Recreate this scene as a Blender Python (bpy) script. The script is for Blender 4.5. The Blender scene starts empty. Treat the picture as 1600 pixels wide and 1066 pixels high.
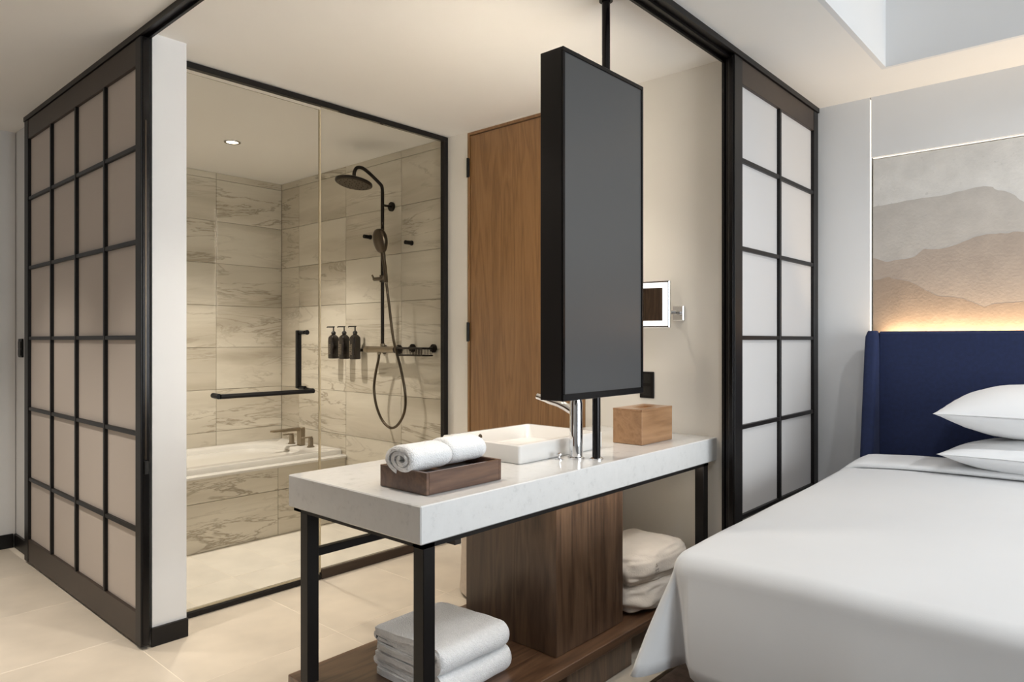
import bpy, math, random
from mathutils import Vector, noise
R = math.radians
PI = math.pi
random.seed(7)
S = bpy.context.scene
COL = S.collection

# ------------------------------------------------------------------ camera
cam_d = bpy.data.cameras.new('camera')
cam_d.lens = 24.426
cam_d.sensor_width = 36.0
cam_d.shift_y = -2.0 / 1600.0
cam_d.clip_start = 0.02
cam = bpy.data.objects.new('camera', cam_d)
COL.objects.link(cam)
cam.location = (0.0, 0.0, 1.2)
cam.rotation_euler = (R(90), 0, R(41.781))
S.camera = cam

# ------------------------------------------------------------------ world, daylight, exposure
W = bpy.data.worlds.new('world')
S.world = W
W.use_nodes = True
W.node_tree.nodes['Background'].inputs[0].default_value = (0.75, 0.86, 1.0, 1)
W.node_tree.nodes['Background'].inputs[1].default_value = 0.5


def area(name, loc, rot, sx, sy, power, col):
    l = bpy.data.lights.new(name, 'AREA')
    l.shape = 'RECTANGLE'
    l.size = sx
    l.size_y = sy
    l.energy = power
    l.color = col
    o = bpy.data.objects.new(name, l)
    COL.objects.link(o)
    o.location = loc
    o.rotation_euler = rot
    return o


# daylight arriving through the bedroom window (window_1, on the +X side)
DAY = 150
area('window_daylight', (3.22, 1.80, 1.22), (0, R(90), 0), 1.75, 3.1, DAY, (0.905, 0.955, 1.0))

S.view_settings.view_transform = 'Standard'
S.view_settings.look = 'None'
S.view_settings.gamma = 1.0
S.view_settings.exposure = 0.0
S.view_settings.use_curve_mapping = False
WARM = (1.0, 0.905, 0.785)


# ------------------------------------------------------------------ materials
def lin(c):
    out = []
    for v in c:
        v = v / 255.0
        out.append(v / 12.92 if v <= 0.04045 else ((v + 0.055) / 1.055) ** 2.4)
    return (out[0], out[1], out[2], 1.0)


class NT:
    def __init__(s, name):
        s.m = bpy.data.materials.new(name)
        s.m.use_nodes = True
        s.t = s.m.node_tree
        s.b = s.t.nodes['Principled BSDF']
        s.out = s.t.nodes['Material Output']

    def n(s, typ, **k):
        nd = s.t.nodes.new(typ)
        for a, v in k.items():
            setattr(nd, a, v)
        return nd

    def l(s, a, b):
        s.t.links.new(a, b)

    def mapping(s, scale, rand=0.0, coord='Object'):
        tc = s.n('ShaderNodeTexCoord')
        mp = s.n('ShaderNodeMapping')
        mp.inputs['Scale'].default_value = scale
        s.l(tc.outputs[coord], mp.inputs['Vector'])
        if rand:
            oi = s.n('ShaderNodeObjectInfo')
            mu = s.n('ShaderNodeVectorMath', operation='SCALE')
            mu.inputs[0].default_value = (rand, rand * 1.7, rand * 2.3)
            s.l(oi.outputs['Random'], mu.inputs['Scale'])
            s.l(mu.outputs[0], mp.inputs['Location'])
        return mp.outputs[0]

    def noise(s, vec, scale, detail=4, rough=0.55, dist=0.0):
        nz = s.n('ShaderNodeTexNoise')
        nz.inputs['Scale'].default_value = scale
        nz.inputs['Detail'].default_value = detail
        nz.inputs['Roughness'].default_value = rough
        nz.inputs['Distortion'].default_value = dist
        s.l(vec, nz.inputs['Vector'])
        return nz.outputs['Fac']

    def ramp(s, fac, stops):
        r = s.n('ShaderNodeValToRGB')
        e = r.color_ramp.elements
        while len(e) < len(stops):
            e.new(0.5)
        for i, (p, c) in enumerate(stops):
            e[i].position = p
            e[i].color = lin(c) if not isinstance(c, float) else (c, c, c, 1)
        s.l(fac, r.inputs[0])
        return r.outputs[0]

    def mix(s, fac, a, b, mode='MIX'):
        m = s.n('ShaderNodeMixRGB', blend_type=mode)
        if isinstance(fac, float):
            m.inputs[0].default_value = fac
        else:
            s.l(fac, m.inputs[0])
        for i, v in ((1, a), (2, b)):
            if isinstance(v, tuple):
                m.inputs[i].default_value = lin(v)
            else:
                s.l(v, m.inputs[i])
        return m.outputs[0]

    def bump(s, h, strength, dist=0.01):
        b = s.n('ShaderNodeBump')
        b.inputs['Strength'].default_value = strength
        b.inputs['Distance'].default_value = dist
        s.l(h, b.inputs['Height'])
        s.l(b.outputs[0], s.b.inputs['Normal'])


def plain(name, c, rough=0.6, metal=0.0, var=0.0, vscale=6.0, bump=0.0, bscale=200.0, spec=0.5, sheen=0.0):
    t = NT(name)
    t.b.inputs['Roughness'].default_value = rough
    t.b.inputs['Metallic'].default_value = metal
    t.b.inputs['Specular IOR Level'].default_value = spec
    if sheen:
        t.b.inputs['Sheen Weight'].default_value = sheen
    v = t.mapping((1, 1, 1))
    f = t.noise(v, vscale, 3)
    c2 = tuple(max(0, x * (1 - var)) for x in c)
    c3 = tuple(min(255, x * (1 + var)) for x in c)
    t.l(t.ramp(f, [(0.3, c2), (0.7, c3)]), t.b.inputs['Base Color'])
    if bump:
        t.bump(t.noise(v, bscale, 2), bump, 0.004)
    return t.m


def wood(name, dark, mid, light, axis='Z', scale=1.0, rough=0.45, ring=1.0):
    t = NT(name)
    long_, across = 0.55 * scale, 7.0 * scale
    sc = {'X': (long_, across, across), 'Y': (across, long_, across), 'Z': (across, across, long_)}[axis]
    v = t.mapping(sc, 3.0)
    big = t.noise(v, 1.0, 3, 0.5, 1.2 * ring)
    w = t.n('ShaderNodeMath', operation='MULTIPLY')
    t.l(big, w.inputs[0])
    w.inputs[1].default_value = 16.0
    fr = t.n('ShaderNodeMath', operation='PINGPONG')
    t.l(w.outputs[0], fr.inputs[0])
    fr.inputs[1].default_value = 1.0
    sc2 = tuple(x * 9 for x in sc)
    v2 = t.mapping(sc2, 2.0)
    fine = t.noise(v2, 1.6, 4, 0.6)
    a = t.n('ShaderNodeMath', operation='MULTIPLY_ADD')
    t.l(fr.outputs[0], a.inputs[0])
    a.inputs[1].default_value = 0.42
    b = t.n('ShaderNodeMath', operation='MULTIPLY')
    t.l(fine, b.inputs[0])
    b.inputs[1].default_value = 0.75
    t.l(b.outputs[0], a.inputs[2])
    t.l(t.ramp(a.outputs[0], [(0.2, dark), (0.5, mid), (0.85, light)]), t.b.inputs['Base Color'])
    t.b.inputs['Roughness'].default_value = rough
    t.b.inputs['Coat Weight'].default_value = 0.6
    t.b.inputs['Coat Roughness'].default_value = 0.3
    t.bump(fine, 0.12, 0.002)
    return t.m


def stone_tile(name, base, light, vein, sc, rough=0.28):
    t = NT(name)
    v = t.mapping(sc, 9.0)
    cl = t.noise(v, 1.1, 5, 0.6, 0.7)
    col = t.ramp(cl, [(0.3, base), (0.62, light)])
    v2 = t.mapping(tuple(x * 0.8 for x in sc), 5.0)
    vn = t.noise(v2, 1.2, 6, 0.62, 1.6)
    s1 = t.n('ShaderNodeMath', operation='SUBTRACT')
    t.l(vn, s1.inputs[0])
    s1.inputs[1].default_value = 0.5
    ab = t.n('ShaderNodeMath', operation='ABSOLUTE')
    t.l(s1.outputs[0], ab.inputs[0])
    msk = t.ramp(ab.outputs[0], [(0.0, 0.85), (0.024, 0.0)])
    patch = t.ramp(t.noise(v, 0.7, 2), [(0.40, 0.05), (0.62, 1.0)])
    mk = t.mix(1.0, msk, patch, 'MULTIPLY')
    col = t.mix(mk, col, vein)
    band = t.ramp(t.noise(v2, 0.55, 3, 0.5, 1.0), [(0.52, 0.0), (0.70, 0.42)])
    col = t.mix(band, col, vein)
    t.l(col, t.b.inputs['Base Color'])
    t.b.inputs['Roughness'].default_value = rough
    return t.m


def glass_mat(name, tint, rough=0.0, ior=1.45):
    t = NT(name)
    tr = t.n('ShaderNodeBsdfTransparent')
    tr.inputs[0].default_value = tint
    gl = t.n('ShaderNodeBsdfGlossy')
    gl.inputs['Roughness'].default_value = rough
    fr = t.n('ShaderNodeFresnel')
    fr.inputs[0].default_value = ior
    mx = t.n('ShaderNodeMixShader')
    t.l(fr.outputs[0], mx.inputs[0])
    t.l(tr.outputs[0], mx.inputs[1])
    t.l(gl.outputs[0], mx.inputs[2])
    t.l(mx.outputs[0], t.out.inputs['Surface'])
    return t.m


def emit(name, c, strength):
    t = NT(name)
    t.b.inputs['Base Color'].default_value = (0.9, 0.9, 0.9, 1)
    t.b.inputs['Emission Color'].default_value = (c[0], c[1], c[2], 1)
    t.b.inputs['Emission Strength'].default_value = strength
    return t.m


def frosted(name, c, trans):
    t = NT(name)
    d = t.n('ShaderNodeBsdfDiffuse')
    d.inputs[0].default_value = lin(c)
    tl = t.n('ShaderNodeBsdfTranslucent')
    tl.inputs[0].default_value = lin(c)
    m1 = t.n('ShaderNodeMixShader')
    m1.inputs[0].default_value = trans
    t.l(d.outputs[0], m1.inputs[1])
    t.l(tl.outputs[0], m1.inputs[2])
    g = t.n('ShaderNodeBsdfGlossy')
    g.inputs['Roughness'].default_value = 0.45
    m2 = t.n('ShaderNodeMixShader')
    m2.inputs[0].default_value = 0.04
    t.l(m1.outputs[0], m2.inputs[1])
    t.l(g.outputs[0], m2.inputs[2])
    t.l(m2.outputs[0], t.out.inputs['Surface'])
    return t.m


def quartz(name):
    t = NT(name)
    v = t.mapping((1, 1, 1))
    a = t.noise(v, 28, 5, 0.7)
    b = t.noise(v, 90, 2, 0.5)
    col = t.ramp(a, [(0.30, (210, 209, 207)), (0.42, (223, 222, 220)), (0.7, (227, 226, 224))])
    sp = t.ramp(b, [(0.66, 0.0), (0.74, 0.2)])
    col = t.mix(sp, col, (190, 182, 172))
    t.l(col, t.b.inputs['Base Color'])
    t.b.inputs['Roughness'].default_value = 0.12
    return t.m


M = {
    'wall': plain('wall_paint', (236, 231, 222), 0.75, var=0.01, vscale=2, bump=0.04, bscale=300),
    'wall_cool': plain('bedroom_wall_paint', (228, 228, 228), 0.75, var=0.01, vscale=2, bump=0.04, bscale=300),
    'ceil': plain('ceiling_paint', (246, 243, 238), 0.85, var=0.006, vscale=2),
    'tray': plain('tray_ceiling_paint', (230, 230, 230), 0.85, var=0.004, vscale=2),
    'grout': plain('floor_grout', (240, 230, 214), 0.9, var=0.03),
    'wgrout': plain('tile_grout', (150, 138, 118), 0.9, var=0.03),
    'floor': plain('floor_tile', (217, 206, 190), 0.34, var=0.045, vscale=3.5, bump=0.02, bscale=120),
    'sfloor': plain('shower_floor_tile', (232, 226, 215), 0.5, var=0.03, vscale=4),
    'tile': stone_tile('veined_stone_tile', (198, 189, 172), (218, 211, 196), (146, 133, 114), (0.75, 0.75, 5.0)),
    'carpet': plain('dark_brown_carpet', (84, 70, 62), 0.95, var=0.15, vscale=30, bump=0.4, bscale=500),
    'black': plain('black_metal', (21, 18, 17), 0.4, 0.0, var=0.05, spec=0.3),
    'bronze': plain('dark_bronze_metal', (62, 51, 43), 0.4, 0.2, var=0.04, spec=0.35),
    'satin': plain('satin_black_profile', (34, 32, 32), 0.22, 0.7, var=0.04),
    'gun': plain('gunmetal', (92, 82, 70), 0.28, 0.9, var=0.04),
    'gun_dark': plain('dark_gunmetal', (50, 44, 39), 0.33, 0.8, var=0.04),
    'nickel': plain('brushed_nickel', (150, 138, 120), 0.3, 0.95, var=0.03),
    'chrome': plain('chrome', (225, 225, 226), 0.06, 1.0, var=0.01),
    'frost_w': frosted('frosted_pane_white', (214, 211, 209), 0.15),
    'frost_h': frosted('frosted_pane_hall', (214, 204, 196), 0.12),
    'glass': glass_mat('shower_glass', (0.935, 0.930, 0.912, 1), 0.0, 1.06),
    'wglass': glass_mat('window_glass', (0.96, 0.97, 0.97, 1)),
    'seal': plain('clear_seal', (196, 182, 152), 0.3, var=0.03),
    'oak': wood('oak_door_veneer', (118, 82, 46), (140, 101, 60), (154, 114, 72), 'Z', 1.0, 0.42),
    'walnut': wood('walnut_vertical', (50, 35, 24), (84, 62, 45), (106, 82, 62), 'Z', 1.0, 0.4),
    'walnut_h': wood('walnut_horizontal', (62, 40, 27), (98, 70, 50), (120, 90, 66), 'Y', 1.0, 0.32, 0.7),
    'tray_w': wood('walnut_tray', (70, 46, 32), (92, 64, 48), (112, 82, 62), 'Y', 1.3, 0.34, 0.4),
    'tissue': wood('light_walnut', (140, 102, 68), (160, 120, 84), (174, 134, 96), 'Y', 1.2, 0.42, 0.4),
    'quartz': quartz('white_quartz'),
    'ceramic': plain('white_ceramic', (232, 230, 227), 0.1, var=0.003),
    'acryl': plain('white_acrylic', (226, 223, 217), 0.15, var=0.003),
    'screen': plain('grey_screen', (78, 78, 78), 0.3, var=0.01, vscale=1.0, spec=0.35),
    'mirror': plain('mirror_glass', (235, 236, 236), 0.01, 1.0),
    'navy': plain('navy_fabric', (28, 40, 77), 0.85, var=0.06, vscale=60, bump=0.25, bscale=600, sheen=0.03),
    'linen': plain('white_linen', (226, 226, 226), 0.85, var=0.006, vscale=3, bump=0.05, bscale=500),
    'linen2': plain('white_pillow_cotton', (238, 238, 238), 0.85, var=0.006, vscale=3, bump=0.06, bscale=400),
    'terry': plain('white_terry', (246, 246, 246), 0.95, var=0.02, vscale=90, bump=1.0, bscale=260, sheen=0.3),
    'robe': plain('cream_robe_cotton', (228, 218, 206), 0.9, var=0.02, vscale=12, bump=0.25, bscale=120),
    'stool': plain('pale_stool_fabric', (206, 192, 178), 0.9, var=0.03, vscale=40, bump=0.2, bscale=400),
    'bedbase': plain('black_bed_base', (22, 20, 20), 0.8, var=0.1),
    'bottle': plain('smoked_black_bottle', (36, 30, 26), 0.18, var=0.05),
    'rubber': plain('black_plastic', (22, 20, 18), 0.45, var=0.05),
    'hole': plain('dark_hole', (40, 38, 36), 0.6),
    'led': emit('warm_led', (1.0, 0.88, 0.72), 0.95),
    'ledw': emit('white_led', (1.0, 0.98, 0.95), 1.2),
    'added_led': emit('added_fill_led', (1.0, 0.88, 0.72), 58.0),  # fill glow for the strips added behind the pole screen
    'counter_led': emit('counter_led', (1.0, 0.88, 0.72), 12.5),
    'lamp': emit('lamp_lens', (1.0, 0.85, 0.62), 9.0),
    'mural0': None,
}


def plaster(name, c):
    t = NT(name)
    v = t.mapping((1, 1, 1))
    a = t.noise(v, 9, 5, 0.65)
    col = t.ramp(a, [(0.3, tuple(x * 0.95 for x in c)), (0.7, tuple(min(255, x * 1.03) for x in c))])
    b = t.noise(v, 75, 4, 0.6)
    pit = t.ramp(t.noise(v, 42, 2, 0.5), [(0.70, 0.0), (0.78, 0.25)])
    col = t.mix(pit, col, tuple(x * 0.7 for x in c))
    t.l(col, t.b.inputs['Base Color'])
    t.b.inputs['Roughness'].default_value = 0.9
    t.bump(b, 0.32, 0.005)
    return t.m


M['mural0'] = plaster('mural_plaster_sky', (218, 215, 210))
M['mural1'] = plaster('mural_plaster_far_ridge', (190, 184, 177))
M['mural2'] = plaster('mural_plaster_mid_ridge', (172, 158, 146))
M['mural3'] = plaster('mural_plaster_near_ridge', (160, 142, 126))


# ------------------------------------------------------------------ mesh helpers
ORG = {}


class MB:
    def __init__(s):
        s.v = []
        s.f = []

    def add(s, vs, fs):
        o = len(s.v)
        s.v += [tuple(p) for p in vs]
        s.f += [tuple(i + o for i in f) for f in fs]
        return s

    def box(s, x0, x1, y0, y1, z0, z1, b=0.0):
        x0, x1 = sorted((x0, x1)); y0, y1 = sorted((y0, y1)); z0, z1 = sorted((z0, z1))
        b = min(b, (x1 - x0) * .45, (y1 - y0) * .45, (z1 - z0) * .45)
        if b <= 0:
            vs = [(x, y, z) for z in (z0, z1) for y in (y0, y1) for x in (x0, x1)]
            return s.add(vs, [(0, 2, 3, 1), (4, 5, 7, 6), (0, 1, 5, 4), (2, 6, 7, 3), (0, 4, 6, 2), (1, 3, 7, 5)])
        X, Y, Z = (x0, x1), (y0, y1), (z0, z1)
        vs = []
        idx = {}
        for i in (0, 1):
            for j in (0, 1):
                for k in (0, 1):
                    sx, sy, sz = (1, -1)[i] * b, (1, -1)[j] * b, (1, -1)[k] * b
                    idx[i, j, k, 'x'] = len(vs); vs.append((X[i], Y[j] + sy, Z[k] + sz))
                    idx[i, j, k, 'y'] = len(vs); vs.append((X[i] + sx, Y[j], Z[k] + sz))
                    idx[i, j, k, 'z'] = len(vs); vs.append((X[i] + sx, Y[j] + sy, Z[k]))
        fs = []
        q = [(0, 0), (1, 0), (1, 1), (0, 1)]
        for i in (0, 1):
            fs.append(tuple(idx[i, a, c, 'x'] for a, c in (q if i else q[::-1])))
            fs.append(tuple(idx[a, i, c, 'y'] for a, c in (q[::-1] if i else q)))
            fs.append(tuple(idx[a, c, i, 'z'] for a, c in (q if i else q[::-1])))
        for a in (0, 1):
            for c in (0, 1):
                e = (idx[a, c, 0, 'x'], idx[a, c, 0, 'y'], idx[a, c, 1, 'y'], idx[a, c, 1, 'x'])
                fs.append(e if (a == c) else e[::-1])
                e = (idx[a, 0, c, 'x'], idx[a, 1, c, 'x'], idx[a, 1, c, 'z'], idx[a, 0, c, 'z'])
                fs.append(e if (a == c) else e[::-1])
                e = (idx[0, a, c, 'y'], idx[0, a, c, 'z'], idx[1, a, c, 'z'], idx[1, a, c, 'y'])
                fs.append(e if (a == c) else e[::-1])
        for i in (0, 1):
            for j in (0, 1):
                for k in (0, 1):
                    e = (idx[i, j, k, 'x'], idx[i, j, k, 'y'], idx[i, j, k, 'z'])
                    fs.append(e[::-1] if (i + j + k) % 2 == 0 else e)
        return s.add(vs, fs)

    def tube(s, pts, r, n=12, cap=True):
        pts = [Vector(p) for p in pts]
        rs = r if isinstance(r, (list, tuple)) else [r] * len(pts)
        rings = []
        up = None
        for i, p in enumerate(pts):
            d = (pts[min(i + 1, len(pts) - 1)] - pts[max(i - 1, 0)]).normalized()
            if up is None:
                a = Vector((0, 0, 1)) if abs(d.z) < 0.9 else Vector((1, 0, 0))
                u = d.cross(a).normalized()
            else:
                u = (up - d * up.dot(d)).normalized()
            up = u
            w = d.cross(u)
            rings.append([p + (u * math.cos(2 * PI * k / n) + w * math.sin(2 * PI * k / n)) * rs[i] for k in range(n)])
        return s.loft(rings, cap, cap)

    def loft(s, rings, cap0=True, cap1=True, closed=True):
        n = len(rings[0])
        vs = [p for r in rings for p in r]
        fs = []
        for i in range(len(rings) - 1):
            for k in range(n if closed else n - 1):
                a, b = i * n + k, i * n + (k + 1) % n
                fs.append((a, b, b + n, a + n))
        if cap0:
            fs.append(tuple(range(n - 1, -1, -1)))
        if cap1:
            o = (len(rings) - 1) * n
            fs.append(tuple(range(o, o + n)))
        return s.add(vs, fs)

    def lathe(s, c, prof, n=24, axis='z', cap0=True, cap1=True):
        rings = []
        for r, h in prof:
            ring = []
            for k in range(n):
                a = 2 * PI * k / n
                u, w = r * math.cos(a), r * math.sin(a)
                p = {'z': (u, w, h), 'y': (w, h, u), 'x': (h, u, w)}[axis]
                ring.append((c[0] + p[0], c[1] + p[1], c[2] + p[2]))
            rings.append(ring)
        return s.loft(rings, cap0, cap1)

    def prism(s, poly, axis, a0, a1):
        """poly in the two remaining axes, extruded along axis"""
        def pt(p, a):
            return {'y': (p[0], a, p[1]), 'x': (a, p[0], p[1]), 'z': (p[0], p[1], a)}[axis]
        return s.loft([[pt(p, a0) for p in poly], [pt(p, a1) for p in poly]])

    def build(s, name, mat, parent=None, smooth=False, org=None, angle=40, subsurf=0):
        xs, ys, zs = zip(*s.v)
        if org is None:
            org = ((min(xs) + max(xs)) / 2, (min(ys) + max(ys)) / 2, (min(zs) + max(zs)) / 2)
        me = bpy.data.meshes.new(name)
        me.from_pydata([(p[0] - org[0], p[1] - org[1], p[2] - org[2]) for p in s.v], [], s.f)
        import bmesh
        bm = bmesh.new()
        bm.from_mesh(me)
        bmesh.ops.recalc_face_normals(bm, faces=bm.faces)
        bm.to_mesh(me)
        bm.free()
        if smooth:
            me.polygons.foreach_set('use_smooth', [True] * len(me.polygons))
            if angle < 180:
                me.set_sharp_from_angle(angle=R(angle))
        me.materials.append(M[mat] if isinstance(mat, str) else mat)
        o = bpy.data.objects.new(name, me)
        COL.objects.link(o)
        ORG[o.name] = Vector(org)
        place(o, parent)
        if subsurf:
            md = o.modifiers.new('subsurf', 'SUBSURF')
            md.levels = md.render_levels = subsurf
        return o


def place(o, parent):
    w = ORG[o.name]
    if parent is None:
        o.location = w
    else:
        o.parent = parent
        o.location = w - ORG[parent.name]


def tag(o, label=None, cat=None, group=None, kind=None):
    if label: o['label'] = label
    if cat: o['category'] = cat
    if group: o['group'] = group
    if kind: o['kind'] = kind
    return o


def thing(name, label, cat, loc, group=None):
    o = bpy.data.objects.new(name, None)
    o.empty_display_size = 0.05
    COL.objects.link(o)
    o.location = loc
    ORG[o.name] = Vector(loc)
    return tag(o, label, cat, group)


def struct(name, mb, mat, parent=None):
    o = mb.build(name, mat, parent)
    if parent is None:
        o['kind'] = 'structure'
    return o


def box(name, mat, parent, *a, b=0.0, **k):
    return MB().box(*a, b=b).build(name, mat, parent, **k)


def clone(src, parent, w):
    """a copy that shares mesh data, its origin at world point w"""
    o = src.copy()
    COL.objects.link(o)
    ORG[o.name] = Vector(w)
    place(o, parent)
    return o


def rrect(x0, x1, y0, y1, r, z, n=6):
    pts = []
    for cx, cy, a0 in ((x1 - r, y1 - r, 0), (x0 + r, y1 - r, 90), (x0 + r, y0 + r, 180), (x1 - r, y0 + r, 270)):
        for i in range(n + 1):
            a = R(a0 + 90 * i / n)
            pts.append((cx + r * math.cos(a), cy + r * math.sin(a), z))
    return pts


def spline(pts, n=6):
    """Catmull-Rom through points"""
    P = [Vector(p) for p in pts]
    P = [P[0] * 2 - P[1]] + P + [P[-1] * 2 - P[-2]]
    out = []
    for i in range(1, len(P) - 2):
        for k in range(n):
            t = k / n
            a, b, c, d = P[i - 1], P[i], P[i + 1], P[i + 2]
            out.append(0.5 * (2 * b + (c - a) * t + (2 * a - 5 * b + 4 * c - d) * t * t + (3 * b - a - 3 * c + d) * t ** 3))
    out.append(P[-2])
    return out


def spot(name, loc, power, size_deg, blend, radius, col, parent, rot=(0, 0, 0)):
    l = bpy.data.lights.new(name, 'SPOT')
    l.energy = power
    l.spot_size = R(size_deg)
    l.spot_blend = blend
    l.shadow_soft_size = radius
    l.color = col
    o = bpy.data.objects.new(name, l)
    COL.objects.link(o)
    ORG[o.name] = Vector(loc)
    place(o, parent)
    o.rotation_euler = rot
    return o


# ------------------------------------------------------------------ the shell
H = 2.4           # ceiling
YB = 2.82         # bathroom back wall
YH = 3.75         # headboard wall
XT = -4.91        # tiled wall behind the bath
XG = -3.04        # shower glass
XW = -4.83        # end wall of the entrance hall
YS = -1.7         # wall opposite the headboard
XE = 3.1          # window wall

fl = MB()
fl.box(XW - .1, -1.262, YS - .1, 1.10, -.16, -.0008)
fl.box(-3.06, -1.262, 1.10, YH + .1, -.16, -.0008)
fl.box(XT - .1, -3.06, 1.10, YB + .1, -.16, -.0458)
floor = struct('floor', fl, 'grout')
tile_cache = {}


def tiles(parent, name, mat, cells, dim, bev=0.0006):
    """cells: list of (x0,x1,y0,y1,z0,z1) ; one object each, alike ones share a mesh"""
    for c in cells:
        key = (name, mat, parent.name) + tuple(round(c[i + 1] - c[i], 3) for i in (0, 2, 4))
        w = ((c[0] + c[1]) / 2, (c[2] + c[3]) / 2, (c[4] + c[5]) / 2)
        if key in tile_cache:
            clone(tile_cache[key], parent, w)
        else:
            tile_cache[key] = box(name, mat, parent, *c, b=bev)


g = 0.0018
cells = []
for i in range(-3, 11):
    for j in range(-5, 5):
        x0, x1 = -3.03 + .6 * i + g, -3.03 + .6 * (i + 1) - g
        y0, y1 = 1.05 + .6 * j + g, 1.05 + .6 * (j + 1) - g
        x0 = max(x0, XW); x1 = min(x1, -1.262); y0 = max(y0, YS); y1 = min(y1, YH)
        if x1 - x0 < .02 or y1 - y0 < .02 or (j >= 0 and i < 0):
            continue
        if x0 > -1.3 and y0 > 3.0 and False:
            continue
        cells.append((x0, x1, y0, y1, -.05, 0.0))
tiles(floor, 'floor_tile', 'floor', cells, 'z')
cells = []
ys = [1.225, 1.44, 1.74, 2.03, 2.33, 2.63, YB]
for k in range(6):
    for x0, x1 in ((-4.06, -3.515), (-3.515, -3.062)):
        cells.append((x0 + .0015, x1 - .0015, ys[k] + .0015, ys[k + 1] - .0015, -.06, -.045))
tiles(floor, 'shower_floor_tile', 'sfloor', cells, 'z')

tag(MB().box(-1.248, XE + .1, YS - .1, YH + .1, -.16, -.001).build('floor_bedroom', 'carpet'), kind='structure')
struct('trim_4', MB().box(-1.262, -1.248, YS - .1, YH + .1, -.16, .002), 'nickel')

# ceiling: flat part, with the raised tray over the bed
TX0, TX1, TY0, TY1, TZ = -.811, 2.6, -1.1, 3.376, 2.78
c = MB()
LN = .02
c.box(XT - .1, TX0 - LN, YS - .1, YH + .15, H, H + .12)
c.box(TX1 + LN, XE + .1, YS - .1, YH + .15, H, H + .12)
c.box(TX0 - LN, TX1 + LN, YS - .1, TY0 - LN, H, H + .12)
c.box(TX0 - LN, TX1 + LN, TY1 + LN, YH + .15, H, H + .12)
struct('ceiling', c, 'ceil')
c = MB()
c.box(TX0 - LN, TX0, TY0 - LN, TY1 + LN, H, TZ)
c.box(TX1, TX1 + LN, TY0 - LN, TY1 + LN, H, TZ)
c.box(TX0, TX1, TY0 - LN, TY0, H, TZ)
c.box(TX0, TX1, TY1, TY1 + LN, H, TZ)
c.box(TX0 - LN, TX1 + LN, TY0 - LN, TY1 + LN, TZ, TZ + .06)
tag(c.build('ceiling_tray', 'tray'), kind='structure')

# bathroom back wall with the opening of the oak door
w = MB()
w.box(XT - .13, -3.05, YB + .012, YB + .13, -.05, H)
w.box(-3.05, -2.862, YB, YB + .13, 0, H)
w.box(-2.03, -1.30, YB, YB + .13, 0, H)
w.box(-2.862, -2.03, YB, YB + .13, 2.392, H)
wall_back = struct('wall_bathroom_back', w, 'wall')
# wall behind the bath, wall beside the bath (its free end is the white post)
wall_bath = struct('wall_bath_side', MB().box(XT - .13, XT - .012, 1.222, YB + .01, -.05, H), 'wgrout')
wall_end = struct('wall_shower_end', MB().box(XT - .13, -2.858, 1.088, 1.22, 0, H), 'wall_cool')
struct('wall_hall_end', MB().box(XW - .12, XW, YS, 1.085, 0, H), 'wall_cool')
struct('wall_lattice_side', MB().box(-1.40, -1.262, YB + .131, YH, 0, H), 'wall')
struct('wall_rear', MB().box(-2.2, XE + .1, YS - .12, YS, 0, H), 'wall_cool')
struct('wall_rear_panelling', MB().box(XW - .1, -2.2, YS - .12, YS, 0, H), 'walnut')
# headboard wall: backing, left panel, upper panel - the mural sits in the recess
w = MB()
w.box(-1.40, XE + .1, YH + .05, YH + .15, 0, H)
wall_head = struct('wall_headboard', w, 'wall_cool')
struct('wall_headboard_left_panel', MB().box(-1.40, -.972, YH, YH + .05, 0, H), 'wall_cool')
struct('wall_headboard_upper_panel', MB().box(-.966, .96, YH, YH + .05, 2.102, H), 'wall_cool')
struct('wall_headboard_right_panel', MB().box(.966, XE, YH, YH + .05, 0, H), 'wall_cool')
# window wall
w = MB()
w.box(XE, XE + .1, YS, .2, 0, H)
w.box(XE, XE + .1, 3.4, YH, 0, H)
w.box(XE, XE + .1, 0.2, 3.4, 0, .3)
w.box(XE, XE + .1, 0.2, 3.4, 2.16, H)
struct('wall_window_side', w, 'wall_cool')
win = tag(thing('window_1', None, None, (XE + .05, 1.8, .3)), kind='structure')
for y0, y1 in ((.2, .26), (1.775, 1.825), (3.34, 3.4)):
    box('window_stile', 'black', win, XE + .02, XE + .07, y0, y1, .3, 2.16, b=.004)
for z0, z1 in ((.3, .36), (2.1, 2.16)):
    for y0, y1 in ((.26, 1.775), (1.825, 3.34)):
        box('window_rail', 'black', win, XE + .02, XE + .07, y0, y1, z0, z1, b=.004)
for y0, y1 in ((.26, 1.775), (1.825, 3.34)):
    box('window_pane', 'wglass', win, XE + .043, XE + .047, y0, y1, .36, 2.10)

# baseboards
struct('baseboard_post', MB().box(-2.858, -2.848, 1.082, 1.224, 0, .075, b=.002), 'black')
struct('baseboard_hall_end', MB().box(XW, XW + .012, YS, 1.074, 0, .08, b=.002), 'black')
struct('baseboard_hall_side', MB().box(XW + .012, -4.475, 1.076, 1.088, 0, .08, b=.002), 'black')
# ceiling tracks of the two sliding screens (twin grooves)
t = MB()
for y0, y1, z0 in ((1.040, 1.050, 2.376), (1.074, 1.084, 2.376), (1.050, 1.074, 2.388)):
    t.box(-4.47, -1.212, y0, y1, z0, H)
struct('trim_1', t, 'black')
t = MB()
for x0, x1, z0 in ((-1.300, -1.290, 2.376), (-1.262, -1.252, 2.376), (-1.222, -1.212, 2.376), (-1.290, -1.262, 2.388), (-1.252, -1.222, 2.388)):
    t.box(x0, x1, 1.084, YH, z0, H)
struct('trim_2', t, 'black')
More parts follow.
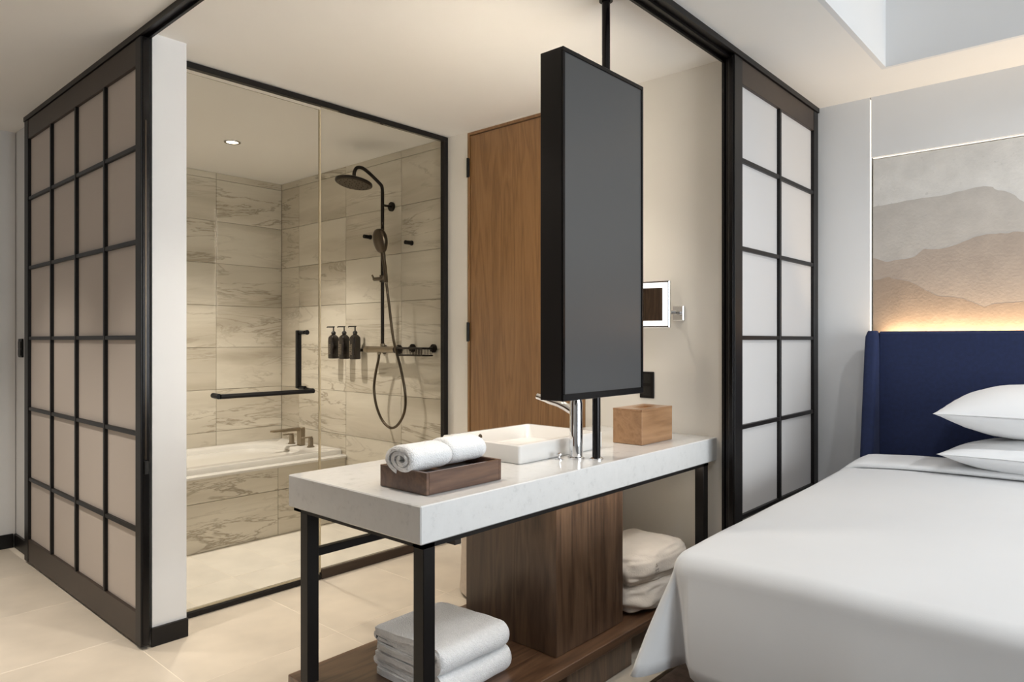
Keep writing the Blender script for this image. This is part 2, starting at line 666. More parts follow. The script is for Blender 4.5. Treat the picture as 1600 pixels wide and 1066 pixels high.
# black jamb profile on the free end of the bathroom wall
t = MB()
t.box(-1.30, -1.288, 2.79, 2.95, 0, 2.376)
t.box(-1.288, -1.272, 2.80, 2.95, 0, 2.376)
t.box(-1.272, -1.260, 2.77, 2.95, 0, 2.376)
struct('trim_3', t, 'black')

# ------------------------------------------------------------------ wall tiles
zj = [2.4, 2.352] + [2.352 - .302 * k for k in range(1, 9)]
cells = []
for k in range(9):
    z1, z0 = zj[k], zj[k + 1]
    if z1 < .40:
        continue
    z0 = max(z0, .40)
    for y0, y1 in ((1.222, 1.707), (1.707, 2.307), (2.307, YB)):
        cells.append((XT - .012, XT, y0 + .0012, y1 - .0012, z0 + .0012, z1 - .0012))
tiles(wall_bath, 'wall_tile', 'tile', cells, 'x', .0012)
cells = []
for k in range(9):
    z1, z0 = zj[k], zj[k + 1]
    z0 = max(z0, -.045)
    for x0, x1 in ((XT, -4.662), (-4.662, -4.062), (-4.062, -3.462), (-3.462, -3.058)):
        if z1 < .40 and x1 < -4.05:
            continue
        cells.append((x0 + .0012, x1 - .0012, YB, YB + .012, z0 + .0012, z1 - .0012))
tiles(wall_back, 'wall_tile', 'tile', cells, 'y', .0012)
# the grout bed behind those tiles
box('grout_bed', 'wgrout', wall_back, XT, -3.058, YB + .0105, YB + .0125, -.05, H)

# ------------------------------------------------------------------ oak door
d1 = tag(thing('door_1', None, None, (-2.45, YB, 0)), kind='structure')
box('door_panel', 'oak', d1, -2.842, -2.05, YB + .002, YB + .045, .006, 2.372, b=.002)
box('door_frame', 'oak', d1, -2.861, -2.846, YB - .004, YB + .06, 0, 2.391, b=.001)
box('door_frame', 'oak', d1, -2.046, -2.031, YB - .004, YB + .06, 0, 2.391, b=.001)
box('door_frame', 'oak', d1, -2.846, -2.046, YB - .004, YB + .06, 2.376, 2.391, b=.001)
for z in (2.19, 1.245, .25):
    hg = MB()
    hg.tube([(-2.853, YB - .008, z - .055), (-2.853, YB - .008, z + .055)], .008, 10)
    hg.box(-2.866, -2.842, YB - .006, YB - .0035, z - .052, z + .052)
    hg.build('hinge', 'black', d1)


# ------------------------------------------------------------------ sliding lattice screens
def lattice(name, label, loc, amap, a_stile, a_bars, rows, b0, b1, pane_mat, z0, z1, pane_at):
    """a: along the screen, b: across it. a_stile = (outer0, inner0, inner1, outer1)"""
    root = thing(name, label, 'sliding screen', loc, 'sliding lattice screens')

    def bx(nm, mat, a0, a1, c0, c1, zz0, zz1, bev=.0015, parent=root):
        (x0, x1), (y0, y1) = amap((a0, a1), (c0, c1))
        return box(nm, mat, parent, x0, x1, y0, y1, zz0, zz1, b=bev)
    zt, zb = 2.272, .134
    hw = .009
    bx('stile', 'black', a_stile[0], a_stile[1], b0, b1, z0, z1)
    bx('stile', 'black', a_stile[2], a_stile[3], b0, b1, z0, z1)
    bx('top_rail', 'bronze', a_stile[1], a_stile[2], b0 + .002, b1 - .002, zt, z1)
    bx('bottom_rail', 'bronze', a_stile[1], a_stile[2], b0 + .002, b1 - .002, z0, zb)
    bm_ = b0 + (b1 - b0) * pane_at
    for a in a_bars:
        bx('vertical_bar', 'black', a - hw, a + hw, b0 + .001, b1 - .001, zb, zt)
    for z in rows:
        ed = [a_stile[1]] + [q for a in a_bars for q in (a - hw, a + hw)] + [a_stile[2]]
        for i in range(0, len(ed), 2):
            bx('horizontal_bar', 'black', ed[i], ed[i + 1], b0 + .003, b1 - .003, z - .009, z + .009)
    A = [a_stile[1]] + list(a_bars) + [a_stile[2]]
    Z = [zb] + sorted(rows) + [zt]
    for i in range(len(A) - 1):
        for k in range(len(Z) - 1):
            bx('pane', pane_mat, A[i] + (hw if i else 0), A[i + 1] - (hw if i < len(A) - 2 else 0), bm_ - .003, bm_ + .003,
               Z[k] + (.009 if k else 0), Z[k + 1] - (.009 if k < len(Z) - 2 else 0), 0)
    return root, bx


ROWS = [1.955, 1.584, 1.208, .832, .455]
ls, lb = lattice('sliding_screen', 'black lattice sliding screen with shaded beige panes beside the entrance hall', (-3.66, 1.06, 0),
                 lambda a, b: (a, b), (-4.463, -4.395, -2.905, -2.851), (-4.006, -3.632, -3.258), ROWS, 1.043, 1.076, 'frost_h', .012, 2.374, .55)
lb('edge_profile', 'satin', -2.8508, -2.846, 1.050, 1.074, .02, 2.37, .001)
pl = lb('edge_pull', 'gun', -2.8458, -2.843, 1.057, 1.062, .735, 2.05, .0008)
lb('latch', 'rubber', -2.8458, -2.838, 1.054, 1.068, .68, .73, .001)
rs, rb = lattice('sliding_screen', 'black lattice sliding screen with white panes between the bed and bathroom wall', (-1.237, 3.24, 0),
                 lambda a, b: (b, a), (2.735, 2.81, 3.685, 3.745), (3.237,), ROWS, -1.245, -1.217, 'frost_w', .012, 2.374, .30)
rb('edge_profile', 'satin', 2.730, 2.7348, -1.241, -1.223, .02, 2.37, .001)

# light switch on the hall wall
sw = thing('light_switch', 'black light switch plate on the hall wall left of the lattice', 'switch', (-4.70, 1.086, 1.15))
box('plate', 'black', sw, -4.745, -4.665, 1.0785, 1.0875, 1.10, 1.205, b=.003)
box('rocker', 'rubber', sw, -4.732, -4.678, 1.0745, 1.0785, 1.15, 1.19, b=.001)
box('rocker', 'rubber', sw, -4.732, -4.678, 1.0745, 1.0785, 1.11, 1.146, b=.001)

# ------------------------------------------------------------------ shower glass
sg = thing('shower_enclosure', 'clear glass shower enclosure in a black frame in front of the bath', 'shower screen', (XG, 2.0, 0))
box('top_rail', 'black', sg, XG - .015, XG + .015, 1.222, YB - .002, 2.372, 2.398, b=.002)
box('end_post', 'black', sg, XG - .018, XG + .016, YB - .034, YB - .003, .0, 2.372, b=.002)
box('threshold', 'black', sg, XG - .016, XG + .016, 1.222, 1.955, 0.001, .026, b=.003)
box('bottom_rail', 'bronze', sg, XG - .016, XG + .018, 1.957, YB - .036, 0.001, .048, b=.003)
fx = box('fixed_pane', 'glass', sg, XG - .004, XG + .004, 1.962, YB - .036, .049, 2.371)
dr = box('glass_door', 'glass', sg, XG - .004, XG + .004, 1.236, 1.950, .036, 2.352)
box('door_seal', 'seal', dr, XG - .005, XG + .006, 1.9505, 1.9585, .036, 2.352)
box('bottom_seal', 'seal', dr, XG - .004, XG + .006, 1.236, 1.950, .027, .0355)
# handle: upright pull on the inside, towel bar on the outside
hd = MB()
hd.tube([(XG + .06, 1.418, .95), (XG + .06, 1.884, .95)], .011, 14)
hd.build('towel_bar', 'black', dr, smooth=True)
for y in (1.412, 1.878):
    st = MB()
    st.tube([(XG + .0045, y, .953), (XG + .060, y, .951)], .012, 14)
    st.build('standoff', 'black', dr, smooth=True)
hv = MB()
hv.box(XG - .072, XG - .050, 1.861, 1.885, .957, 1.247, b=.003)
hv.build('pull_bar', 'black', dr)
for z in (1.236, .962):
    st = MB()
    st.tube([(XG - .062, 1.876, z), (XG - .0045, 1.876, z)], .010, 12)
    if z > 1:
        st.tube([(XG + .0045, 1.878, z), (XG + .012, 1.878, z)], .012, 12)
    st.build('pull_standoff', 'black', dr, smooth=True)

# ------------------------------------------------------------------ bath
tub = thing('bathtub', 'white built-in bathtub with a veined stone front behind the shower glass', 'bathtub', (-4.48, 2.02, -.045))
r0 = (XT + .002, -4.103, 1.226, YB - .002)
b_ = MB()
rings = [rrect(*r0, .012, .405), rrect(*r0, .012, .434), rrect(r0[0] + .004, r0[1] - .004, r0[2] + .004, r0[3] - .004, .012, .440),
         rrect(-4.83, -4.185, 1.34, 2.63, .20, .440), rrect(-4.82, -4.195, 1.35, 2.62, .20, .428),
         rrect(-4.79, -4.225, 1.42, 2.58, .19, .25), rrect(-4.74, -4.27, 1.52, 2.54, .16, .10), rrect(-4.66, -4.35, 1.62, 2.46, .12, .06)]
b_.loft(rings)
tb = b_.build('basin', 'acryl', tub, smooth=True, angle=50)
box('deck', 'acryl', tub, XT + .002, -4.043, 1.226, YB - .002, .386, .4045, b=.004)
ap = box('apron', 'wgrout', tub, -4.085, -4.073, 1.226, YB - .002, -.045, .3855)
cells = []
for z0, z1 in ((-.045, .243), (.243, .3855)):
    for y0, y1 in ((1.226, 1.707), (1.707, 2.307), (2.307, YB - .002)):
        cells.append((-4.0725, -4.06, y0 + .0012, y1 - .0012, z0 + .0012, z1 - .0012))
tiles(tub, 'apron_tile', 'tile', cells, 'x', .0012)
MB().lathe((-4.47, 2.628, .418), [(.0, 0), (.025, 0), (.025, .004), (.0, .004)], 16).build('drain_cover', 'nickel', tub, smooth=True)

tf = thing('bath_faucet', 'brushed metal bath spout with two lever handles on the tub rim', 'faucet', (-4.46, 2.72, .44))
sp = MB()
sp.box(-4.485, -4.435, 2.695, 2.735, .4405, .572, b=.004)
sp.build('spout_body', 'nickel', tf)
sp = MB()
sp.prism([(2.694, .548), (2.694, .572), (2.49, .566), (2.485, .556)], 'x', -4.482, -4.438)
sp.build('spout', 'nickel', tf)
for x in (-4.585, -4.335):
    q = MB()
    q.lathe((x, 2.715, .4405), [(.026, 0), (.026, .006), (.019, .008), (.017, .055), (.017, .066)], 20)
    hh = q.build('handle', 'nickel', tf, smooth=True)
    q = MB()
    q.box(x - .009, x + .009, 2.645, 2.727, .507, .517, b=.003)
    q.build('lever', 'nickel', hh)

# ------------------------------------------------------------------ shower column
XS, YP = -3.553, 2.742
sc = thing('shower_column', 'dark metal shower column with round rain head and hand shower', 'shower', (XS, YB, 1.14))
p = MB()
p.tube([(XS, YP, 1.165), (XS, YP, 2.14)], .0115, 14)
p.build('riser_pipe', 'gun_dark', sc, smooth=True)
arm = spline([(XS, YP, 2.14), (XS, YP - .003, 2.165), (XS, YP - .018, 2.186), (XS, YP - .10, 2.238), (XS, YP - .155, 2.262), (XS, YP - .195, 2.256), (XS, YP - .213, 2.228), (XS, YP - .216, 2.196)], 5)
MB().tube(arm, .011, 14).build('shower_arm', 'gun_dark', sc, smooth=True)
hc = (XS, YP - .218, 2.160)
def tilt(mb):
    mb.v = [(p[0], p[1], p[2] - (p[1] - hc[1]) * .17) for p in mb.v]
    return mb


hb = tilt(MB().lathe(hc, [(.0, .034), (.016, .034), (.02, .022), (.10, .012), (.112, .006), (.112, -.004), (.106, -.008), (0, -.008)], 32, cap0=False, cap1=False)).build('rain_head', 'gun_dark', sc, smooth=True)
hb2 = tilt(MB().lathe(hc, [(.0, -.0085), (.1, -.0085), (.1, -.0105), (0, -.0105)], 32, cap0=False, cap1=False)).build('spray_plate', 'gun', hb, smooth=True)
for i in range(3):
    for k in range(6 + 6 * i):
        a = 2 * PI * k / (6 + 6 * i)
        rr_ = .025 + .03 * i
        tilt(MB().lathe((hc[0] + rr_ * math.cos(a), hc[1] + rr_ * math.sin(a), hc[2] - .0135), [(.002, 0), (.003, .003)], 6)).build('nozzle', 'rubber', hb)
q = MB()
q.tube([(XS, YP, 2.055), (XS, YB - .012, 2.055)], .008, 12)
q.lathe((XS, YB - .012, 2.055), [(.03, 0), (.03, .0115)], 24, axis='y')
q.build('wall_bracket', 'gun_dark', sc, smooth=True)
q = MB()
q.lathe((XS, YP, 1.565), [(.019, 0), (.019, .045)], 18)
q.tube([(XS - .07, YP - .012, 1.588), (XS + .045, YP - .022, 1.585)], .012, 12)
q.tube([(XS - .07, YP - .012, 1.588), (XS - .082, YP - .02, 1.615)], .006, 8)
q.tube([(XS + .045, YP - .022, 1.585), (XS + .085, YP - .045, 1.60)], .012, 12)
q.build('slider', 'gun', sc, smooth=True)
# hand shower: handle and egg-shaped head
HX, HY = -3.470, 2.69
hp = [(HX + .022, HY, 1.555), (HX + .014, HY, 1.62), (HX + .002, HY - .004, 1.70), (HX - .006, HY - .010, 1.765)]
hs = MB().tube(spline(hp, 4), [.0115] * 5 + [.013] * 4 + [.015] * 4, 12).build('hand_shower', 'gun', sc, smooth=True)
q = MB()
rings = []
for i in range(13):
    a = PI * i / 12
    rz = .075 * math.cos(a)
    rx = .054 * (math.sin(a) ** .75 if 0 < i < 12 else 0.02) * (1 + .10 * math.cos(a))
    rings.append([(HX - .008 + rx * math.cos(2 * PI * k / 20), HY - .022 + .72 * rx * math.sin(2 * PI * k / 20) - .15 * rz, 1.812 + rz) for k in range(20)])
q.loft(rings)
q.build('hand_shower_head', 'gun', hs, smooth=True)
hose = spline([(HX + .022, HY, 1.552), (HX + .03, HY + .012, 1.44), (-3.405, YP - .03, 1.20), (-3.350, YP - .02, 1.03), (-3.318, YP - .01, .88),
               (-3.335, YP, .76), (-3.40, YP, .672), (-3.475, YP, .648), (-3.555, YP, .688), (-3.615, YP, .775), (-3.640, YP, .88), (-3.625, YP, .98), (-3.595, YP, 1.07), (-3.588, YP, 1.112)], 6)
MB().tube(hose, .0085, 10).build('hose', 'gun', sc, smooth=True)
q = MB()
q.tube([(XS - .14, YP, 1.138), (XS + .13, YP, 1.138)], .021, 18)
q.tube([(-3.588, YP, 1.105), (-3.588, YP, 1.137)], .013, 12)
q.tube([(XS, YP, 1.14), (XS, YP, 1.175)], .016, 12)
vb = q.build('mixer_valve', 'nickel', sc, smooth=True)
MB().tube([(XS + .1305, YP, 1.138), (XS + .165, YP, 1.138)], .023, 18).build('temperature_knob', 'gun_dark', vb, smooth=True)
q = MB()
q.tube([(XS - .175, YP, 1.138), (XS - .1405, YP, 1.138)], .022, 18)
q.build('flow_knob', 'nickel', vb, smooth=True)
for x in (XS - .075, XS + .075):
    q = MB()
    q.tube([(x, YP + .018, 1.138), (x, YB - .010, 1.138)], .012, 12)
    q.lathe((x, YB - .010, 1.138), [(.03, 0), (.03, .0095)], 24, axis='y')
    q.build('wall_flange', 'gun_dark', vb, smooth=True)

# soap basket beside the mixer
sb = thing('wire_soap_basket', 'black wire soap basket on the shower wall beside the mixer', 'soap basket', (-3.24, YB, 1.12))
for x in (-3.345, -3.150):
    q = MB()
    q.lathe((x, YB - .012, 1.148), [(.026, 0), (.026, .0115)], 20, axis='y')
    q.tube([(x, YB - .012, 1.148), (x, YB - .035, 1.148)], .010, 10)
    q.build('mount', 'gun_dark', sb, smooth=True)
q = MB()
zt_, zb_ = 1.148, 1.105
loop = [(-3.365, YB - .035), (-3.125, YB - .035), (-3.125, YB - .115), (-3.365, YB - .115)]
for i in range(4):
    a, b2 = loop[i], loop[(i + 1) % 4]
    q.tube([(a[0], a[1], zt_), (b2[0], b2[1], zt_)], .006, 8)
    q.tube([(a[0], a[1], zb_), (b2[0], b2[1], zb_)], .004, 8)
q.build('basket_rim', 'gun_dark', sb, smooth=True)
for i in range(17):
    x = -3.357 + .224 * i / 16
    q = MB()
    q.tube([(x, YB - .115, zt_), (x, YB - .115, zb_), (x, YB - .035, zb_), (x, YB - .035, zt_)], .0022, 6)
    q.build('wire', 'gun_dark', sb)

# two robe hooks
for nm, x, z in (('black robe hook on shower wall left of the hand shower', -3.78, 1.882), ('black robe hook on shower wall right of the hand shower', -3.357, 1.804)):
    hk = thing('wall_hook', nm, 'hook', (x, YB, z), 'robe hooks in the shower')
    MB().lathe((x, YB - .008, z), [(.016, 0), (.016, .0075)], 18, axis='y').build('rosette', 'black', hk, smooth=True)
    q = MB()
    q.tube([(x, YB - .008, z), (x, YB - .055, z)], .013, 14)
    q.build('peg', 'black', hk, smooth=True)

# three pump bottles on the wall
for i, (x, lab) in enumerate(((-4.118, 'smoked pump bottle on the shower wall, farthest from the shower column'), (-3.992, 'smoked pump bottle in the middle of three on the shower wall'), (-3.868, 'smoked pump bottle nearest the shower column on the shower wall'))):
    y = YB - .062
    bt = thing('pump_bottle', lab, 'bottle', (x, y, 1.07), 'pump bottles in the shower')
    q = MB()
    q.loft([rrect(x - .028 * s_, x + .028 * s_, y - .030 * s_, y + .030 * s_, .012 * s_, z) for s_, z in
            ((.9, 1.070), (1, 1.075), (1, 1.206), (.93, 1.218), (.60, 1.230), (.36, 1.236), (.36, 1.240))])
    bd = q.build('body', 'bottle', bt, smooth=True)
    q = MB()
    q.lathe((x, y, 1.240), [(.016, 0), (.016, .010), (.010, .018), (.005, .021), (.0045, .044), (.009, .046), (.009, .052)], 16)
    q.tube([(x, y, 1.288), (x - .018, y - .036, 1.288), (x - .020, y - .041, 1.283)], .004, 8)
    q.build('pump', 'rubber', bt, smooth=True)
    # lettering block: short printed lines running up the front
    for r_ in range(3):
        q = MB()
        for k in range(9 if r_ == 0 else 6):
            z0 = 1.088 + .012 * k + (.012 if r_ else 0)
            ww = (.005, .003, .003)[r_]
            q.box(x - .022 + .012 * r_, x - .022 + .012 * r_ + ww, y - .0308, y - .0302, z0, z0 + .008 + .002 * ((k * 7 + r_) % 2))
        q.build('print', plain('bottle_print_%d%d' % (i, r_), (150, 138, 120), .7), bd)
    q = MB()
    q.box(x - .006, x + .006, y + .0305, YB - .001, 1.12, 1.14)
    q.build('wall_clip', 'gun_dark', bt)

# ------------------------------------------------------------------ downlights


def downlight(x, y, label, power, cone=95, blend=.7, col=WARM, H=H):
    d = thing('ceiling_downlight', label, 'downlight', (x, y, H), 'recessed downlights')
    MB().lathe((x, y, H), [(.034, -.0005), (.036, -.004), (.048, -.004), (.050, -.001), (.050, -.0002)], 28, cap0=False, cap1=False).build('trim_ring', 'chrome', d, smooth=True)
    MB().lathe((x, y, H), [(0, -.002), (.0335, -.002)], 24, cap0=False, cap1=False).build('lens', 'lamp', d)
    spot('lamp', (x, y, H - .012), power, cone, blend, .045, col, d)
    return d


downlight(-4.075, 2.013, 'small recessed downlight in the shower ceiling', 150, 103, .7, (1.0, 0.925, 0.83))
downlight(-1.78, 2.36, 'recessed downlight in the ceiling above the vessel sink', 18, 85)
downlight(-1.95, 1.33, 'recessed downlight in the ceiling beside the near end of the vanity', 68, 108, .7)
downlight(-2.75, .25, 'recessed downlight in the hall ceiling nearer the bathroom corner', 84, 88)
downlight(-3.85, .25, 'recessed downlight in the hall ceiling nearer the end wall', 84, 88)
DAYWHITE = (0.96, 0.98, 1.0)  # bedroom downlights below are unseen, added to brighten the bed, towels and walls
downlight(.25, 2.55, 'unseen fill downlight added in the raised ceiling above the pillows side of the bed', 50, 146, .5, DAYWHITE, TZ)
downlight(1.2, 2.55, 'unseen fill downlight added in the raised ceiling near the window', 48, 146, .5, DAYWHITE, TZ)
downlight(.05, 1.35, 'unseen fill downlight added in the raised ceiling in front of the bed foot', 36, 140, .5, DAYWHITE, TZ)

# ------------------------------------------------------------------ vanity
VX0, VX1, VY0, VY1, VT, VB = -1.962, -1.335, 1.15, YB - .002, .78, .681
vn = thing('vanity_table', 'long white quartz vanity on black metal legs and a walnut shelf', 'vanity', (-1.65, 1.98, 0))
box('countertop', 'quartz', vn, VX0, VX1, VY0, VY1, VB, VT, b=.003)
box('shelf', 'walnut_h', vn, -1.985, -1.36, 1.162, VY1, .112, .145, b=.002)
box('pedestal_base', 'walnut', vn, -1.848, -1.378, 1.812, 2.205, .001, .1115, b=.002)
box('shelf_support', 'walnut', vn, -1.95, -1.40, 1.20, 1.24, .001, .1115, b=.001)
box('shelf_support', 'walnut', vn, -1.95, -1.40, 2.76, 2.80, .001, .1115, b=.001)
ped = box('pedestal', 'walnut', vn, -1.848, -1.422, 1.812, 2.214, .1455, .668, b=.002)
fr = MB()
LW = .040
fr.box(VX0 + .012, VX1 - .006, VY0 + .012, VY0 + .012 + LW, .668, VB - .0005)
fr.box(VX0 + .012, VX1 - .006, VY1 - .07 - LW, VY1 - .07, .668, VB - .0005)
fr.box(VX0 + .012, VX0 + .012 + LW, VY0 + .012, VY1 - .07, .668, VB - .0005)
fr.box(VX1 - .006 - LW, VX1 - .006, VY0 + .012, VY1 - .07, .668, VB - .0005)
fr.build('top_frame', 'black', vn)
for x in (VX0 + .046, VX1 - .006 - LW):
    for y in (VY0 + .014, VY1 - .072 - LW):
        box('leg', 'black', vn, x, x + LW, y, y + LW, .1455, .668, b=.0015)
box('rear_rail', 'black', vn, -1.932, -1.908, VY0 + .056, VY1 - .115, .520, .545, b=.0015)
for y0, y1 in ((VY0 + .06, VY1 - .12),):
    box('under_counter_led', 'counter_led', vn, -1.374, -1.356, y0, y1, .6645, .6675)
box('cross_bracket', 'black', vn, -1.90, -1.390, 1.320, 1.345, .634, .668, b=.0015)

# vessel basin
sk = thing('vessel_sink', 'white rectangular ceramic vessel sink on the vanity top', 'sink', (-1.72, 2.0, VT))
sx0, sx1, sy0, sy1, st_ = -1.915, -1.532, 1.752, 2.242, .845
q = MB()
q.loft([rrect(sx0 + .004, sx1 - .004, sy0 + .004, sy1 - .004, .008, VT + .0008), rrect(sx0, sx1, sy0, sy1, .010, VT + .006), rrect(sx0, sx1, sy0, sy1, .010, st_ - .004),
        rrect(sx0 + .004, sx1 - .004, sy0 + .004, sy1 - .004, .008, st_), rrect(sx0 + .018, sx1 - .018, sy0 + .018, sy1 - .018, .012, st_),
        rrect(sx0 + .021, sx1 - .021, sy0 + .021, sy1 - .021, .014, st_ - .006), rrect(sx0 + .035, sx1 - .035, sy0 + .04, sy1 - .04, .03, VT + .016), rrect(sx0 + .05, sx1 - .05, sy0 + .055, sy1 - .055, .03, VT + .012)])
bs = q.build('bowl', 'ceramic', sk, smooth=True, angle=45)
MB().lathe((-1.7235, 1.997, VT + .0125), [(0, 0), (.022, 0), (.024, .003), (0, .005)], 20, cap0=False, cap1=False).build('drain', 'chrome', sk, smooth=True)
MB().lathe((sx0 + .0245, 1.93, st_ - .022), [(0, .003), (.009, .003), (.011, 0), (0, 0)], 16, axis='x', cap0=False, cap1=False).build('overflow', 'gun', sk, smooth=True)

tp = thing('basin_tap', 'tall chrome mixer tap beside the white vessel sink', 'tap', (-1.468, 1.983, VT))
tx, ty = -1.468, 1.983
q = MB()
q.lathe((tx, ty, VT + .0006), [(.030, 0), (.030, .005), (.0235, .008), (.0235, .195), (.021, .205), (.021, .209)], 28)
q.build('body', 'chrome', tp, smooth=True)
q = MB()
q.tube(spline([(tx - .012, ty, VT + .165), (tx - .06, ty - .002, VT + .186), (tx - .12, ty - .005, VT + .200), (tx - .17, ty - .008, VT + .212)], 5), [.015] * 6 + [.0135] * 5 + [.012] * 5, 14)
q.build('spout', 'chrome', tp, smooth=True)
q = MB()
q.lathe((tx, ty, VT + .2095), [(.0205, 0), (.0205, .010), (.012, .014)], 20)
q.tube([(tx + .004, ty - .006, VT + .217), (tx + .022, ty - .055, VT + .217)], .005, 8)
q.build('lever', 'chrome', tp, smooth=True)
kb = thing('drain_knob', 'tiny chrome pop-up drain knob on the vanity in front of the sink', 'knob', (-1.499, 1.925, VT))
MB().lathe((-1.499, 1.925, VT + .0004), [(.014, 0), (.014, .003), (.005, .005), (.005, .013), (.011, .016), (.011, .022), (.006, .024)], 16).build('stem', 'chrome', kb, smooth=True)

# walnut tray with two rolled towels
ty_ = thing('wooden_tray', 'open walnut tray holding rolled hand towels on the vanity', 'tray', (-1.51, 1.385, VT))
a0, a1, c0, c1 = -1.612, -1.412, 1.236, 1.532
z0, z1 = VT + .001, VT + .062
box('side', 'tray_w', ty_, a0, a1, c0, c0 + .010, z0, z1, b=.001)
box('side', 'tray_w', ty_, a0, a1, c1 - .010, c1, z0, z1, b=.001)
box('side', 'tray_w', ty_, a0, a0 + .010, c0 + .010, c1 - .010, z0, z1, b=.001)
box('side', 'tray_w', ty_, a1 - .010, a1, c0 + .010, c1 - .010, z0, z1, b=.001)
box('bottom', 'tray_w', ty_, a0 + .010, a1 - .010, c0 + .010, c1 - .010, z0, z0 + .036, b=0)


def strip_roll(path, th):
    """closed outline of a strip of thickness th that follows a 2-D path"""
    L, Rr = [], []
    n = len(path)
    for i, p in enumerate(path):
        a, b = path[max(i - 1, 0)], path[min(i + 1, n - 1)]
        dx, dy = b[0] - a[0], b[1] - a[1]
        d = math.hypot(dx, dy) or 1
        nx, ny = -dy / d, dx / d
        L.append((p[0] + nx * th / 2, p[1] + ny * th / 2))
        Rr.append((p[0] - nx * th / 2, p[1] - ny * th / 2))
    return L + Rr[::-1]


def cloth_extrude(poly, axis, a0, a1, n, amp, seed, squash=0.0):
    """extrude poly along axis with n sections, slightly wavy; the ends pull in a little"""
    mb = MB()
    rings = []
    cx = sum(p[0] for p in poly) / len(poly)
    cz = sum(p[1] for p in poly) / len(poly)
    for i in range(n + 1):
        t_ = i / n
        a = a0 + (a1 - a0) * t_
        e = min(t_, 1 - t_) * n
        sc_ = 1 - squash * max(0, 1 - e / 1.5) ** 2
        ring = []
        for p in poly:
            w_ = noise.noise(Vector((p[0] * 9 + seed, p[1] * 9, a * 7))) * amp
            w2 = noise.noise(Vector((p[0] * 9, p[1] * 9 + seed, a * 7 + 5))) * amp
            px, pz = cx + (p[0] - cx) * sc_ + w_, cz + (p[1] - cz) * sc_ + w2
            end = noise.noise(Vector((p[0] * 14, p[1] * 14, seed + (0 if t_ < .5 else 9)))) * amp * 1.6 if e < .5 else 0
            ring.append((px, a + end, pz) if axis == 'y' else (a + end, px, pz))
        rings.append(ring)
    mb.loft(rings)
    return mb


def rolled_towel(label, x, y0, y1, zc, rx, rz, seed):
    path = []
    N = 58
    turns = 2.4
    for i in range(N):
        t_ = i / (N - 1)
        a = -PI * .5 - .35 - 2 * PI * turns * (1 - t_)
        k = .16 + .74 * t_
        path.append((x + rx * k * math.cos(a), zc + rz * k * math.sin(a)))
    mb = cloth_extrude(strip_roll(path, rz * .285), 'y', y0, y1, 14, .0035, seed, .10)
    o = mb.build('rolled_towel', 'terry', None, smooth=True, angle=80)
    tag(o, label, 'towel', 'rolled hand towels in the tray')
    return o


rolled_towel('white rolled hand towel at the near end of the walnut tray', -1.515, 1.232, 1.375, VT + .086, .078, .046, 1.3)
rolled_towel('white rolled hand towel in the walnut tray, next to the sink', -1.530, 1.394, 1.535, VT + .086, .076, .046, 6.1)

# tissue box
tb_ = thing('tissue_box', 'light walnut tissue box at the wall end of the vanity', 'tissue box', (-1.51, 2.51, VT))
a0, a1, c0, c1, z0, z1 = -1.583, -1.447, 2.390, 2.632, VT + .0008, VT + .142
box('body', 'tissue', tb_, a0, a1, c0, c1, z0, z1 - .008, b=.0015)
tlid = MB()
tlid.box(a0, a1, c0, c0 + .075, z1 - .008, z1)
tlid.box(a0, a1, c1 - .075, c1, z1 - .008, z1)
tlid.box(a0, a0 + .045, c0 + .075, c1 - .075, z1 - .008, z1)
tlid.box(a1 - .045, a1, c0 + .075, c1 - .075, z1 - .008, z1)
tlid.build('slotted_lid', 'tissue', tb_)

# ------------------------------------------------------------------ pivoting panel on the pole
px_, py_ = -1.404, 2.016
tv = thing('pivoting_screen', 'tall dark grey screen in a thick black case on a floor-to-ceiling pole above the vanity', 'screen', (px_, py_, VT))
fx0, fx1, fy0, fy1, fz0, fz1 = -1.422, -1.336, 1.728, 2.206, 1.006, 2.121
box('case', 'black', tv, fx0, fx1, fy0, fy1, fz0, fz1, b=.0015)
bz = .011
for nm, a in (('bezel', (fy0, fy1, fz1 - .014, fz1)), ('bezel', (fy0, fy1, fz0, fz0 + .022)), ('bezel', (fy0, fy0 + bz, fz0 + .022, fz1 - .014)), ('bezel', (fy1 - bz, fy1, fz0 + .022, fz1 - .014))):
    box(nm, 'satin', tv, fx1 + .0003, fx1 + .007, *a, b=.001)
box('screen', 'screen', tv, fx1 + .0003, fx1 + .003, fy0 + bz, fy1 - bz, fz0 + .022, fz1 - .014)
box('mirror', 'mirror', tv, fx0 - .003, fx0 - .0003, fy0 + .008, fy1 - .008, fz0 + .008, fz1 - .008)
for a in ((fy0 + .010, fy0 + .034, fz0 + .34, fz1 - .03), (fy1 - .034, fy1 - .010, fz0 + .34, fz1 - .03)):
    box('lit_rim', 'added_led', tv, fx0 - .0045, fx0 - .0032, *a)  # unseen glowing strips, added to lift the bathroom walls and ceiling
MB().tube([(px_, py_, VT + .004), (px_, py_, fz0 - .0005)], .0145, 20).build('lower_pole', 'satin', tv, smooth=True)
MB().tube([(px_ + .02, py_ + .03, fz1 + .0005), (px_ + .02, py_ + .03, H - .004)], .0145, 20).build('upper_pole', 'satin', tv, smooth=True)
MB().lathe((px_, py_, VT + .0005), [(.024, 0), (.024, .004), (.016, .008)], 24).build('base_flange', 'chrome', tv, smooth=True)
MB().lathe((px_ + .02, py_ + .03, H - .008), [(.024, 0), (.024, .0078)], 24).build('ceiling_flange', 'satin', tv, smooth=True)

# magnifying mirror
mm = thing('magnifying_mirror', 'square chrome magnifying mirror with lit rim on the bathroom wall', 'mirror', (-1.513, YB, 1.32))
import mathutils
rot = mathutils.Matrix.Rotation(R(8), 4, 'Z')
mc = Vector((-1.587, 2.665, 1.354))


